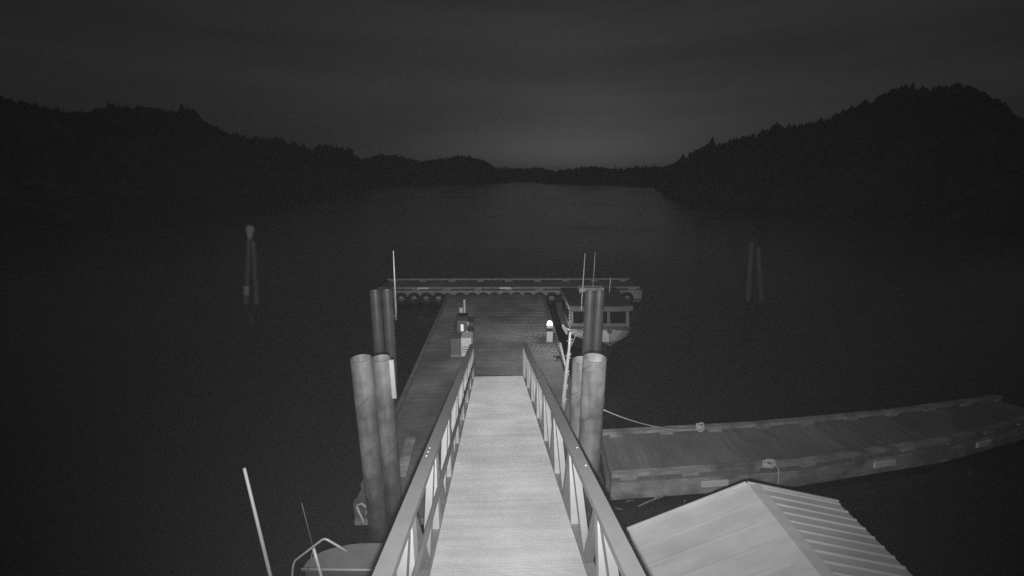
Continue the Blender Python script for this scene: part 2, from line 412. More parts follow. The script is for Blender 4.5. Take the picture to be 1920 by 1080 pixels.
toe = MB().add([gp(GY1, -.74, -.005), gp(GY1, .74, -.005), Vector((gx(GY1)+.74, GY1 + .16, DZ + .012)), Vector((gx(GY1)-.74, GY1 + .16, DZ + .012))], [(0, 1, 2, 3)])
toe.add([gp(GY1, -.74, -.03), gp(GY1, .74, -.03), Vector((gx(GY1)+.74, GY1 + .16, DZ + .006)), Vector((gx(GY1)-.74, GY1 + .16, DZ + .006))], [(3, 2, 1, 0)])
toe.build('toe_plate', M['grey'], t)
def rail_off(y, sd): return sd*(GW/2 + .05 - (.10 if sd > 0 else .012)*max(0, (9.0 - y)/8.6))
posts = [2.62 - 1.225 + 1.225*k for k in range(9)]; posts = [p for p in posts if p < GY1 - .2] + [GY1 - .08]
RH = 1.05
for sd in (-1, 1):
    off = sd*(GW/2 + .05)
    MB().beam(gp(GY0, rail_off(GY0, sd), RH), gp(GY1, rail_off(GY1, sd), RH), .12, .06).build('handrail', M['alu'], t)
    h_ = t.children[-1]
    mb = MB().beam(gp(GY0, off, -.03), gp(GY1, off, -.03), .10, .14); mb.build('bottom_chord', M['alu'], t)
    for i, y in enumerate(posts):
        wy = .12
        mb = MB(); p0 = gp(y, off, .03); p1 = gp(y, rail_off(y, sd), RH - .03)
        mb.add([p + Vector((a*.05, b*wy/2, 0)) for p in (p0, p1) for a, b in ((-1, -1), (1, -1), (1, 1), (-1, 1))],
               [(0, 1, 2, 3)[::-1], (4, 5, 6, 7), (0, 1, 5, 4), (1, 2, 6, 5), (2, 3, 7, 6), (3, 0, 4, 7)])
        mb.build('post', M['alu_post'], t)
        if i < len(posts) - 1:
            ym = (y + posts[i+1])/2
            for ya, yb in ((y + .06, ym - .03), (posts[i+1] - .06, ym + .03)):
                MB().beam(gp(ya, rail_off(ya, sd), RH - .04), gp(yb, off, .045), .10, .07, up=GS).build('brace', M['alu'], t)
    for yb in ((3.62, 3.72, 3.82) if sd < 0 else (3.72, 3.3)):
        b_ = gp(yb, rail_off(yb, sd) + sd*.02, RH + .03); MB().lathe([(.011, 0), (.010, .006), (.004, .010), (.0005, .0105)], 8, b_).build('bolt', M['alu_post'], h_)
pipe = [gp(GY0, -GW/2 + .03, .62), gp(GY1 - .1, -GW/2 + .03, .62)]
MB().tube(pipe, .025, 10).build('inner_pipe_rail', M['pipe'], t)
for y in posts[::2]:
    MB().beam(gp(y, -GW/2 + .03, .62), gp(y, -GW/2 - .02, .62), .02, .02).build('pipe_bracket', M['alu'], t)

# ------------------------------------------------------------------ mooring piles
def pile(x, y, top, r, m, label, group, seam=True, phase=0.0, lean=0.0):
    t = thing('mooring_pile', label, 'pile', (x, y, 0), group)
    n = 32
    MB().lathe([(r, -1.5), (r, top - .02), (r - .006, top - .004), (r - .012, top - .006), (r - .016, top - .016), (r - .017, top - 2.2), (.001, top - 2.2)], n, (x, y, 0)).build('pipe', m, t)
    if seam:
        turns = (top + .3)/.95; k = int(turns*28)
        pts = [(x + (r + .001)*math.cos(phase + 2*math.pi*turns*i/k), y + (r + .001)*math.sin(phase + 2*math.pi*turns*i/k), -.3 + (top + .28)*i/k) for i in range(k)]
        MB().tube(pts, .006, 5).build('weld_seam', M['seam'], t)
    t.rotation_euler = (0, lean, 0)
    return t
G1 = 'steel mooring piles in the water around the docks'
pile(-2.375, 6.08, 3.83, .165, M['pile'], 'thick steel pile left of the gangway, front one of the near left pair', G1, phase=1)
pile(-2.17, 6.42, at_y(716, 671, 6.42).z, .16, M['pile'], 'steel pile carrying the white board, rear one of the near left pair', G1, phase=3)
pile(1.395, 6.08, 3.82, .192, M['pile'], 'thickest steel pile right of the gangway with an open top, in front', G1, phase=2.4)
pile(1.275, 6.46, at_y(1084, 675, 6.46).z, .18, M['pile'], 'steel pile half hidden behind the thick open topped one right of gangway', G1, phase=.6)
pile(-3.70, 10.75, 3.68, .15, M['pile_far'], 'duller pile outside the dock\'s left edge, left one of that pair', G1, False, lean=.02)
pile(-3.44, 10.95, 3.64, .15, M['pile_far'], 'duller pile outside the dock\'s left edge, right one of that pair beside the tall whip', G1, False, lean=.02)
pile(2.21, 10.6, 3.68, .145, M['pile_far'], 'duller pile in front of the moored workboat, left one of the two', G1, False)
pile(2.49, 10.72, 3.66, .145, M['pile_far'], 'duller pile in front of the moored workboat, right one of the two', G1, False)
M['pile_black'] = mat('blackened pile', 0.13, 0.6, 0.1, var=0.4, scale=5, stretch=(1, 1, .2))
for px, pxt, top, lab, capd in ((461, 467.5, 3.7, 'lone far off pile with white cone cap, in open water left', True), (481, 474, 3.5, 'dark capless pile behind the white capped one in open water left', False),
                     (1402.5, 1410, 3.3, 'dark pile in open water right, left one of the pair', False), (1428, 1420.5, 3.05, 'dark pile in open water right, right one of the pair', False)):
    Y = 21.6 if px < 900 else 22.0
    q = at_y(px, 564, Y); hd = at_y(pxt, 450, Y); ln = math.atan2(hd.x - q.x, hd.z - q.z)
    x0 = q.x - math.tan(ln)*q.z
    t = pile(x0, Y, top, .155, M['pile_black'], lab, G1, False, lean=ln)
    if capd:
        MB().lathe([(.09, top - .05), (.215, top + .45), (.20, top + .62), (.11, top + .70), (.001, top + .72)], 16, (x0, Y, 0)).build('cone_cap', M['white_far'], t)
        MB().lathe([(.158, .55), (.161, .56), (.161, 1.05), (.158, 1.06)], 20, (x0, Y, 0)).build('reflective_band', M['white_far'], t)

# white board on the rear left pile
a = at_y(730.5, 674, 6.40); b = at_y(741, 745, 6.40)
mb = MB()
mb.box(a.x, a.x + .074, 6.36, 6.395, b.z, a.z)
t = thing('sign_board', 'tall narrow white board fixed to the rear left pile', 'sign board', (a.x + .04, 6.38, b.z))
mb.build('board', M['white_far'], t)
for zz in (b.z + .1, a.z - .1): MB().box(-2.06, a.x + .05, 6.397, 6.42, zz - .02, zz + .02).build('bracket', M['grey'], t)

# tall thin whip beside the far left pile pair
t = thing('whip_pole', 'tall thin pale whip pole strapped beside the far left piles', 'pole', (-3.18, 11.05, 0))
a = at_y(737.5, 470, 11.0); b = at_y(741.5, 562, 11.0); c = at_y(743, 600, 11.0)
MB().tube([b, a], [.024, .014], 8).build('whip', M['tube'], t)
MB().tube([c, b], .03, 8).build('base_tube', M['alu'], t)
MB().box(c.x - .16, c.x, 11.0 - .02, 11.0 + .02, c.z + .1, c.z + .16).build('strap', M['grey'], t)

# ------------------------------------------------------------------ fuel station on the dock's left side
p = at_z(856, 668, DZ); y = p.y
q = at_z(875, 668, DZ)
t = thing('dock_box', 'low grey dock box with a pale louvred front door, foremost of the pump gear', 'cabinet', (q.x, y, DZ))
xa = at_y(846.5, 668, y).x; xm = at_y(865.5, 668, y).x; xb = at_y(884.5, 668, y).x
MB().box(xa, xm - .003, y, y + .6, DZ + .001, DZ + .66).build('chest', M['grey'], t)
MB().box(xm, xb, y - .015, y + .6, DZ + .001, DZ + .69).build('cabinet_body', M['white'], t)
for zz in (.16, .25, .34): MB().box(xm + .02, xb - .02, y - .024, y - .012, DZ + zz, DZ + zz + .025).build('louvre', M['grey'], t)
MB().box(xa - .02, xm - .005, y - .03, y, DZ + .004, DZ + .05).build('sill', M['timber'], t)
py_ = y + 1.0
t = thing('fuel_dispenser', 'fuel dispenser with dark top and lit display behind the dock box', 'fuel pump', (at_y(867, 640, py_).x, py_, DZ))
xl, xr = at_y(858, 620, py_).x, at_y(876.5, 620, py_).x
zt = at_y(867, 601, py_).z
MB().box(xl, xr, py_, py_ + .35, DZ + .001, zt).build('body', M['grey'], t)
MB().box(xl - .02, xr + .02, py_ - .03, py_ + .38, zt + .002, zt + .17).build('top_cover', M['dark'], t)
d = at_y(867, 614, py_); MB().box(d.x - .06, d.x + .04, py_ - .012, py_ - .002, d.z - .14, d.z + .12).build('display', M['screen'], t)
for sx, xx in ((-1, xl - .03), (1, xr + .04)):
    mb = MB().tube([(xx, py_ + .1, zt + .02), (xx + sx*.08, py_ + .02, zt - .15), (xx + sx*.13, py_ - .05, zt - .55), (xx + sx*.05, py_ - .06, DZ + .35), (xx, py_, DZ + .55)], .03, 8)
    mb.build('hose', M['dark'], t)
lp = at_y(877.5, 605, py_); MB().tube([(lp.x, py_ - .05, lp.z - .12), (lp.x + .01, py_ - .05, lp.z + .06)], .022, 8).build('nozzle', M['tube'], t)
lp = at_y(876.5, 622, py_); o = MB().lathe([(.001, -.05), (.05, -.03), (.055, .03), (.001, .05)], 10, (lp.x, py_ - .09, lp.z)).build('glint_bead', emit('added pump glint', .9), t)  # added glowing bead, stands in for the shiny reflections on the pump
kx = at_y(883.5, 612, py_ + .2)
t = thing('hose_reel', 'dark hose reel on a stand right of the fuel dispenser', 'hose reel', (kx.x, py_ + .2, DZ))
m_ = MB(); vs = []
for i in range(20):
    a = 2*math.pi*i/20
    vs += [(kx.x + s_*.09, py_ + .2 + rr*math.cos(a), kx.z + .08 + rr*math.sin(a)) for s_, rr in ((-1, .16), (-1, .24), (1, .24), (1, .16))]
m_.add(vs, [(i*4+k, i*4+(k+1) % 4, ((i+1) % 20)*4+(k+1) % 4, ((i+1) % 20)*4+k) for i in range(20) for k in range(4)]); m_.build('drum', M['dark'], t)
MB().box(kx.x - .05, kx.x + .05, py_ + .17, py_ + .23, DZ + .001, kx.z + .1).build('stand', M['grey'], t)
sy = py_ + 1.3
t = thing('sign_post', 'slim post with small white notice behind the fuel dispenser', 'sign', (at_y(868, 620, sy).x, sy, DZ))
a = at_y(870.5, 562, sy); MB().box(a.x - .035, a.x + .035, sy, sy + .06, DZ + .001, a.z).build('post', M['white_far'], t)
a, b = at_y(861.5, 576.5, sy), at_y(868.5, 593, sy); MB().box(a.x, b.x, sy - .035, sy - .005, b.z, a.z).build('notice', M['white_far'], t)

# power pedestal with the lit lamp
p = at_z(1030.5, 641, DZ); y = p.y
t = thing('power_pedestal', 'white power pedestal with a glowing lamp on top, right side of dock', 'pedestal', (p.x, y, DZ))
w = .115
MB().box(p.x - w, p.x + w, y, y + .24, DZ + .001, DZ + .42).build('lower_body', M['white'], t)
MB().box(p.x - w, p.x + w, y + .012, y + .24, DZ + .422, DZ + .55).build('socket_panel', M['dark'], t)
MB().box(p.x - w, p.x + w, y, y + .24, DZ + .552, DZ + .66).build('upper_body', M['white'], t)
MB().lathe([(.07, DZ + .662), (.09, DZ + .685), (.09, DZ + .75), (.065, DZ + .785), (.001, DZ + .80)], 20, (p.x, y + .12, 0)).build('lamp_lens', M['lamp'], t)

# ------------------------------------------------------------------ pole with ropes at the dock's right edge, small deck things
by = 9.6
t = thing('rope_post', 'pale rope wrapped post with a rope loop at its head, right dock edge', 'post', at_y(1056, 782, by))
pt = [at_y(x_, y_, by) for x_, y_ in ((1056, 784), (1057.5, 745), (1060.5, 715), (1063, 690), (1067, 655), (1069, 622))]
pt[0].z = DZ + .005
MB().tube(pt, [.06, .062, .052, .05, .036, .03], 9).build('shaft', M['tube'], t)
MB().tube([pt[-1] + Vector((.0, 0, -.02)), pt[-1] + Vector((-.01, 0, .32))], .022, 8).build('tip', M['thin'], t)
m_ = MB(); cn_ = at_y(1066, 622, by)
m_.tube([cn_ + Vector((.06*math.cos(a)*1.1 - .0, -.05 + .09*math.sin(a), .11*math.sin(a*.5 - .4) - .0)) for a in [i*.42 for i in range(16)]], .014, 6); m_.build('rope_loop', M['rope'], t)
m_ = MB()
for k, yy in enumerate((640, 668, 700, 726, 752)):
    c_ = at_y(1068 - (yy - 640)*.09, yy, by)
    m_.tube([c_ + Vector((.06*math.cos(a), .06*math.sin(a), .02*a - .06 + .02*random.random())) for a in [i*.5 for i in range(14)]], .012, 5)
m_.build('rope_wrap', M['rope'], t)
m_ = MB().tube([at_y(1050, 643, 11.2), at_y(1055, 664, 11.0), at_y(1062, 692, 10.4)], [.045, .042, .025], 8)
o = m_.build('boat_hook', M['tube']); recentre(o, at_y(1056, 670, 10.8)); tag(o, 'short white boat hook leaning against the rope wrapped post', 'boat hook')
p = at_z(1046, 672, DZ); t = thing('deck_cleat', 'small dark iron cleat on the dock deck left of the rope post', 'cleat', p)
MB().tube([p + Vector((-.17, 0, .07)), p + Vector((-.1, 0, .08)), p + Vector((.1, 0, .08)), p + Vector((.17, 0, .07))], [.018, .026, .026, .018], 8).build('horn', M['dark'], t)
MB().box(p.x - .07, p.x + .07, p.y - .03, p.y + .03, p.z, p.z + .055).build('foot', M['dark'], t)
p = at_z(1004, 682, DZ + .1)
o = MB().tube([at_z(998, 668, DZ+.25), at_z(1001, 672, DZ+.28), at_z(1006, 681, DZ+.1), at_z(1011, 690, DZ+.03), at_z(1012, 697, DZ+.03)], .022, 8).build('hose_end', M['alu_post'])
recentre(o, (p.x, p.y, DZ)); tag(o, 'short pale hose end lying on the dock outside the right handrail', 'hose')
o = MB().beam(at_z(771, 822, DZ + .05), at_z(752, 892, DZ + .05), .22, .05).build('lit_rail_strip', M['timber'])  # pale strip added where the edge rail catches the light
recentre(o, at_z(762, 857, DZ)); tag(o, 'pale strip added for the lit edge rail, left side of dock by the near piles', 'lit_rail_strip')
m_ = MB()
c_ = at_z(684, 955, .5)
m_.tube([c_ + Vector(d) for d in ((-.1, -.1, .16), (-.05, -.14, .05), (.0, -.16, -.05), (.02, -.15, -.16), (-.03, -.14, -.24))], .022, 7)
m_.tube([c_ + Vector(d) for d in ((-.14, -.06, .14), (-.02, -.05, .18), (.10, -.1, .12), (.06, -.14, .0))], .018, 7)
o = m_.build('rope_tail', M['rope']); recentre(o, c_); tag(o, 'frayed pale rope hanging over the dock\'s near left corner', 'rope')
m_ = MB()
for k in range(7):
    c_ = at_z(1098 + k*3.2, 938 + (k % 3)*8, .45)
    m_.tube([c_ + Vector((random.uniform(-.1, .1), random.uniform(-.1, .05), random.uniform(-.15, .15))) for _ in range(4)], .016, 6)
o = m_.build('chain_heap', M['alu']); recentre(o, at_z(1105, 945, .4)); tag(o, 'tangle of pale chain at the dock end behind the right railing', 'chain')

# ------------------------------------------------------------------ side float on the right
FZ = .56
back = [at_z(x_, y_, FZ + .15) for x_, y_ in ((1129, 806), (1300, 796), (1500, 785), (1690, 764), (1868, 740))]
front = [at_z(x_, y_, FZ + .15) for x_, y_ in ((1147, 891), (1300, 884), (1500, 869), (1690, 842), (1920, 788), (1985, 772))]
def along(pl, f):
    ds = [0]
    for i in range(1, len(pl)): ds.append(ds[-1] + (pl[i] - pl[i-1]).length)
    s_ = f*ds[-1]
    xs_ = [np.interp(s_, ds, [p[k] for p in pl]) for k in range(3)]
    return Vector(xs_)
def smooth(pl):     # three straight sections, a little out of line, through the measured points
    X = np.array([p.x for p in pl]); Yv = np.array([p.y for p in pl]); k = np.polyfit(X, Yv, 2)
    return [Vector((x, float(np.polyval(k, x)), FZ)) for x in np.linspace(X[0], X[-1], 4)]
back, front = smooth(back), smooth(front)
t = thing('floating_dock', 'narrow weathered side float with low edge rails running off to the right', 'dock', along(front, .4) - Vector((0, 0, FZ)))
mb = MB(); NP = 92
for i in range(NP):
    f0, f1 = i/NP, (i + .955)/NP; j = random.uniform(-.004, .004)
    q = [along(front, f0), along(front, f1), along(back, f1), along(back, f0)]
    mb.prism([(a.x, a.y) for a in q], FZ - .05, FZ + j)
mb.build('deck', M['finger'], t)
n_ = 30
def strip(pl_, w_in, z0, z1, sgn, other):
    m_ = MB(); vs = []
    for i in range(n_ + 1):
        p = along(pl_, i/n_); o_ = along(other, i/n_); d = (o_ - p).normalized()*w_in
        a, b = p - d.normalized()*.004*sgn, p + d
        vs += [(a.x, a.y, z0), (b.x, b.y, z0), (b.x, b.y, z1), (a.x, a.y, z1)]
    fs = [(i*4+k, i*4+(k+1) % 4, (i+1)*4+(k+1) % 4, (i+1)*4+k) for i in range(n_) for k in range(4)] + [(3, 2, 1, 0), (n_*4, n_*4+1, n_*4+2, n_*4+3)]
    m_.add(vs, fs); return m_
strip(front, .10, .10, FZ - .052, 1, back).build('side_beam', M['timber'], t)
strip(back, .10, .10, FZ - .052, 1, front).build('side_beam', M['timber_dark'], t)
for pl_, oth, mm in ((front, back, M['timber']), (back, front, M['timber'])):
    r_ = strip(pl_, .13, FZ + .075, FZ + .155, 0, oth).build('edge_rail', mm, t)
    for k in range(10):
        f = .015 + k*.108
        m_ = MB(); a, b = along(pl_, f), along(pl_, min(f + .028, 1)); d = (along(oth, f) - a).normalized()
        m_.beam(a + d*.065 + Vector((0, 0, .037)), b + d*.065 + Vector((0, 0, .037)), .115, .075); m_.build('rail_block', mm, r_)
a, b = along(front, 0), along(back, 0)
MB().beam(a + Vector((-.05, .05, -.17)), b + Vector((-.05, -.05, -.17)), .09, .28).build('end_beam', M['timber_dark'], t)
mb = MB()
for i in range(9):
    f0, f1 = .01 + i*.11, .01 + i*.11 + .085
    q = [along(front, f0).lerp(along(back, f0), .12), along(front, f1).lerp(along(back, f1), .12), along(back, f1).lerp(along(front, f1), .12), along(back, f0).lerp(along(front, f0), .12)]
    mb.prism([(a.x, a.y) for a in q], -.3, .40)
mb.build('float_billet', M['float'], t)
for (xa, ya), (xb, yb), hh in (((1317, 906), (1366, 902), .085), ((1637, 866), (1672, 858), .085), ((1825, 827), (1850, 821), .085)):
    A, B = at_z(xa, ya, .42), at_z(xb, yb, .42)
    def on(p):
        return Vector((p.x, float(np.interp(p.x, [q.x for q in front], [q.y for q in front])) - .012, .37))
    # keep the plate proud of the beam face
    m_ = MB().beam(on(A) + Vector((0, -.03, 0)), on(B) + Vector((0, -.03, 0)), .04, .13); m_.build('plate', M['plate'], t)

def rope_heap(p, n, r, label, seed):
    rnd = random.Random(seed); m_ = MB()
    for k in range(n):
        a0 = rnd.random()*6.28; rr = r*rnd.uniform(.6, 1.1); zz = .03 + .022*k; tl = rnd.uniform(-.5, .5)
        m_.tube([p + Vector((rr*math.cos(a0+a) * 1.15 + rnd.uniform(-.01, .01), rr*.55*math.sin(a0+a), zz + tl*rr*math.sin(a0+a) * 1.1 + .02*math.sin(3*a))) for a in [i*.42 for i in range(15)]], .02, 6)
    o = m_.build('rope_heap', M['rope']); recentre(o, p); return tag(o, label, 'rope')
hp = at_z(1312, 806, FZ + .16); rope_heap(hp, 5, .085, 'pale rope heaped on the side float\'s far rail', 1)
cp_ = at_z(1441, 876, FZ + .16); rope_heap(cp_, 6, .11, 'pale rope coil tied on the side float\'s near rail', 2)
o = MB().tube(sag((1.395 + .19, 6.2, 1.05) if False else at_y(1124, 765, 6.3), hp + Vector((-.08, 0, .05)), .16, 20), .012, 6).build('mooring_line', M['rope']); recentre(o, hp)
tag(o, 'slack pale line from the thick right pile to the far rail rope heap', 'rope')

# weed and rope ends under the side float's near corner
m_ = MB(); rnd = random.Random(5)
def wob(a, b, n, w): return [a.lerp(b, i/n) + Vector((rnd.uniform(-w, w), rnd.uniform(-w, w), rnd.uniform(-w, w))) for i in range(n + 1)]
for (xa, ya), (xb, yb) in (((1252, 928), (1196, 948)), ((1236, 930), (1206, 944)), ((1136, 943), (1168, 956)), ((1140, 946), (1160, 955)), ((1285, 938), (1282, 946)), ((1312, 932), (1308, 940)), ((1176, 940), (1190, 938))):
    m_.tube(wob(at_z(xa, ya, .12), at_z(xb, yb, .03), 5, .012), .014, 5)
o = m_.build('rope_tangle', M['timber_mid']); recentre(o, at_z(1200, 940, .05)); tag(o, 'ragged rope ends trailing in the water under the side float\'s near corner', 'rope')

# ------------------------------------------------------------------ floating shed with the metal roof
YG = 4.6
Lc, Rc, Ec = at_y(1178, 995, YG), at_y(1402, 908, YG), at_y(1572, 943, YG)
YB = .9
t = thing('boat_shed', 'small floating shed under a pale ribbed metal gable roof beside the gangway', 'shed', ((Lc.x + Ec.x)/2, 2.7, 0))
def slope(A, B, name, ribs_h, pitch):
    """one roof sheet from ridge A down to eave B, ribs running down the slope"""
    d = (B - A).normalized(); nrm = Vector((-d.z, 0, d.x)); nrm = nrm if nrm.z > 0 else -nrm
    prof = []; y = YG
    while y > YB:
        prof += [(y, 0), (y - .012, ribs_h), (y - .026, ribs_h), (y - .042, 0)]; y -= pitch
    m_ = MB(); vs = []
    for yy, hh in prof:
        for P in (A, B): vs.append(Vector((P.x, yy, P.z)) + nrm*hh)
    k = len(prof)
    m_.add(vs, [(i*2, i*2+1, i*2+3, i*2+2) for i in range(k-1)])
    th_ = nrm*-.03
    vs2 = [Vector((P.x, yy, P.z)) + th_ for yy in (YG, prof[-1][0]) for P in (A, B)]
    m_.add(vs2, [(0, 2, 3, 1)])
    m_.add([Vector((A.x, YG, A.z)), Vector((B.x, YG, B.z)), vs2[0], vs2[1]], [(0, 1, 3, 2)])
    m_.add([Vector((B.x, YG, B.z)), Vector((B.x, prof[-1][0], B.z)), vs2[1], vs2[3]], [(0, 1, 3, 2)])
    return m_.build(name, M['roof_l'], t)
slope(Rc, Lc, 'roof_sheet', .0018, .27); slope(Rc, Ec, 'roof_sheet', .015, .135)
# ridge cap and edge flashings
dl, dr = (Lc - Rc).normalized(), (Ec - Rc).normalized()
m_ = MB(); up = Vector((0, 0, .03))
A, B_, D = Rc + dl*.20 + Vector((0, 0, .008)), Rc + Vector((0, 0, .012)), Rc + dr*.17 + Vector((0, 0, .036))
vs = [Vector((P.x, yy, P.z)) for yy in (YG + .012, YB - .02) for P in (A, B_, D)]
m_.add(vs, [(0, 1, 4, 3), (1, 2, 5, 4)]); m_.build('ridge_cap', M['roof_l'], t)
MB().beam(Rc + Vector((0, .017, -.02)), Lc + Vector((0, .017, -.02)), .022, .10).build('gable_flashing', M['roof_l'], t)
MB().beam(Rc + Vector((0, .017, -.02)), Ec + Vector((0, .017, -.02)), .022, .10).build('gable_flashing', M['roof_l'], t)
MB().tube([Lc + Vector((-.005, .05, -.045)), Lc + Vector((-.005, -3.6, -.045))], .035, 8).build('gutter', M['alu'], t)
m_ = MB(); wl, wr = Lc.x + .16, Ec.x - .16
zl = Rc.z + (Lc.z - Rc.z)*(Rc.x - wl)/(Rc.x - Lc.x) - .06; zr_ = Rc.z + (Ec.z - Rc.z)*(wr - Rc.x)/(Ec.x - Rc.x) - .06
pr = [(wl, .45), (wr, .45), (wr, zr_), (Rc.x, Rc.z - .06), (wl, zl)]
vs = [(x, YG - .16, z) for x, z in pr] + [(x, YB + .15, z) for x, z in pr]
m_.add(vs, [(0, 1, 2, 3, 4), (9, 8, 7, 6, 5)] + [(i, i+5, (i+1) % 5 + 5, (i+1) % 5) for i in range(5)]); m_.build('wall', M['wall'], t)
MB().box(Lc.x - .05, Ec.x + .25, YB - .2, YG + .25, -.2, .447).build('float_base', M['timber_dark'], t)
MB().box(wl + .9, wl + 1.7, YG - .157, YG - .12, .46, 2.0).build('door', M['timber'], t)
o = MB().tube([cp_ + Vector((.07, -.02, .12)), cp_ + Vector((.12, -.14, .05)), at_y(1459, 918, cp_.y - .35), Vector((Rc.x + .75, YG + .2, .5))], .011, 6).build('mooring_line', M['rope'])
recentre(o, cp_); tag(o, 'short pale line dropping from the rope coil down to the floating shed', 'rope')

# ------------------------------------------------------------------ workboat moored right of the dock, bow towards the gangway
BX = 3.47
t = thing('workboat', 'grey cabin workboat moored at the right of the dock, bow towards the gangway', 'boat', (BX, 15.8, 0))
sec = [(13.2, .03, 1.60, .02, .55), (13.35, .28, 1.53, .10, .42), (13.6, .60, 1.43, .22, .28), (14.0, .95, 1.28, .45, .1), (14.4, 1.16, 1.15, .65, .05), (14.8, 1.26, 1.07, .85, 0), (15.6, 1.30, .98, 1.1, -.05), (17.2, 1.30, .95, 1.12, -.05), (18.8, 1.26, .95, 1.1, -.05)]
def low(y_): return .13 + .33*max(0, min(1, (15.0 - y_)/1.8))
vs = []; vt = []
for y_, hb, zs, hc, zk in sec:
    zc = .30 + .25*max(0, (14.7 - y_)/1.5); f = low(y_)/(zs - zc); hm_ = hb + (hc - hb)*f; zm = zs - low(y_)
    vs += [(BX - hm_, y_ + .01, zm), (BX - hc, y_, zc), (BX, y_, zk - .2), (BX + hc, y_, zc), (BX + hm_, y_ + .01, zm)]
    vt += [(BX - hm_, y_, zm), (BX - hb, y_, zs), (BX + hm_, y_, zm), (BX + hb, y_, zs)]
m_ = MB(); m_.add(vs, [(i*5+k, i*5+k+1, (i+1)*5+k+1, (i+1)*5+k) for i in range(len(sec)-1) for k in range(4)])
e = (len(sec)-1)*5; m_.add([vs[e+k] for k in range(5)], [(0, 1, 2, 3, 4)]); m_.build('hull', M['hull'], t)
m_ = MB(); m_.add(vt, [(i*4+k, i*4+k+1, (i+1)*4+k+1, (i+1)*4+k) for i in range(len(sec)-1) for k in (0, 2)] + [(0, 1, 3, 2)]); m_.build('topside', M['boat_white'], t)
m_ = MB(); vs = []
for y_, hb, zs, hc, zk in sec: zd = min(zs - .06, 1.06); vs += [(BX - hb*.97, y_ + .03, zd), (BX, y_ + .03, zd + .03), (BX + hb*.97, y_ + .03, zd)]
m_.add(vs, [(i*3+k, i*3+k+1, (i+1)*3+k+1, (i+1)*3+k) for i in range(len(sec)-1) for k in range(2)]); m_.build('deck', M['boat_deck'], t)
m_ = MB()
for sg in (-1, 1): m_.tube([(BX + sg*hb, y_, zs + .015) for y_, hb, zs, hc, zk in sec], .028, 6)
m_.build('gunwale', M['boat'], t)
cy0, cy1, cz0, cz1, cw = 14.72, 17.0, .95, 1.86, 1.13
m_ = MB()
pr = [(cy0 + .02, cz0), (cy0 - .12, 1.22), (cy0 + .10, cz1), (cy1, cz1), (cy1, cz0)]
vs = [(BX - cw, a, b) for a, b in pr] + [(BX + cw, a, b) for a, b in pr]
m_.add(vs, [(0, 1, 2, 3, 4), (9, 8, 7, 6, 5)] + [(i, i+5, (i+1) % 5 + 5, (i+1) % 5) for i in range(5)]); m_.build('cabin', M['boat'], t)
# windshield panes in frames on the raked front
def onface(x, z): f = (z - 1.22)/(cz1 - 1.22); return Vector((x, cy0 - .12 + .22*f - .012, z))
for xa, xb in ((BX - 1.02, BX - .38), (BX - .31, BX + .31), (BX + .38, BX + 1.02)):
    z0, z1 = 1.30, 1.76; inset = .05
    pts = [(xa + .04, z0), (xb - .04, z0), (xb, z0 + .05), (xb, z1 - .04), (xb - .04, z1), (xa + .04, z1), (xa, z1 - .04), (xa, z0 + .05)]
    m_ = MB(); m_.add([onface(x, z) + Vector((0, d, 0)) for d in (0, .01) for x, z in pts], [tuple(range(8)), tuple(range(15, 7, -1))] + [(i, i+8, (i+1) % 8 + 8, (i+1) % 8) for i in range(8)])
    fr_ = MB().tube([onface(x, z) + Vector((0, -.006, 0)) for x, z in pts + pts[:1]], .022, 6).build('window', M['boat'], t)
    m_.build('pane', M['glass'], fr_)
for sg in (-1, 1):
    for ya, yb in ((14.95, 15.75), (15.9, 16.8)):
        x_ = BX + sg*(cw + .004); m_ = MB().box(min(x_, x_ + sg*.008), max(x_, x_ + sg*.008), ya, yb, 1.28, 1.74); m_.build('side_window', M['glass'], t)
m_ = MB(); rz0, rz1 = 1.862, 2.06
pl = [(BX - 1.2, 14.52), (BX - .6, 14.42), (BX + .6, 14.42), (BX + 1.2, 14.52), (BX + 1.2, 17.15), (BX - 1.2, 17.15)]
m_.prism(pl, rz0, rz1 - .03); m_.build('visor', M['boat'], t)
MB().prism([(x*0.98 + BX*.02, (y - 15.8)*.98 + 15.8) for x, y in pl], rz1 - .029, rz1).build('cabin_roof', M['boat_dark'], t)
p = at_y(1108, 545, 16.3)
m_ = MB().box(p.x - .52, p.x + .5, 16.1, 16.6, 2.16, 2.30)
for xx in (p.x - .45, p.x + .43): m_.box(xx - .025, xx + .025, 16.3, 16.35, 2.061, 2.158)
m_.build('roof_rack', M['white_far'], t)
for (px, pt_, pb_, Y, zb) in ((1097, 475, 588, 14.46, 1.9), (1116, 473, 541, 16.3, 2.3), (1145, 520, 546, 16.3, 2.06), (1129, 538, 546, 16.2, 2.3)):
    a = at_y(px, pt_, Y); MB().tube([(a.x - .04 if px < 1110 else a.x - .02, Y, zb), a], [.026, .014] if px < 1110 else [.018, .012], 7).build('antenna', M['tube'] if px > 1120 else M['alu_post'], t)
m_ = MB()
rl = [(BX + .95, 14.1, 1.12), (BX + .95, 14.0, 1.42), (BX + .5, 13.55, 1.46), (BX + .05, 13.25, 1.48), (BX - .45, 13.5, 1.46), (BX - .95, 14.0, 1.42), (BX - .95, 14.1, 1.12)]
m_ = MB().tube([(BX + 1.10, 14.3, 1.2), (BX + .75, 13.85, 1.46), (BX + .5, 13.6, 1.50), (BX + .44, 13.52, 1.46)], .018, 6); m_.build('bow_rail', M['grey'], t)
MB().beam((BX, 13.4, 1.60), (BX, 13.02, 1.56), .16, .05).build('anchor_roller', M['grey'], t)
m_ = MB().tube([(BX, 13.06, 1.53), (BX, 13.0, 1.15)], .02, 6); m_.tube([(BX - .16, 13.0, 1.22), (BX, 12.98, 1.1), (BX + .16, 13.0, 1.22)], .022, 6); m_.build('anchor', M['grey'], t)
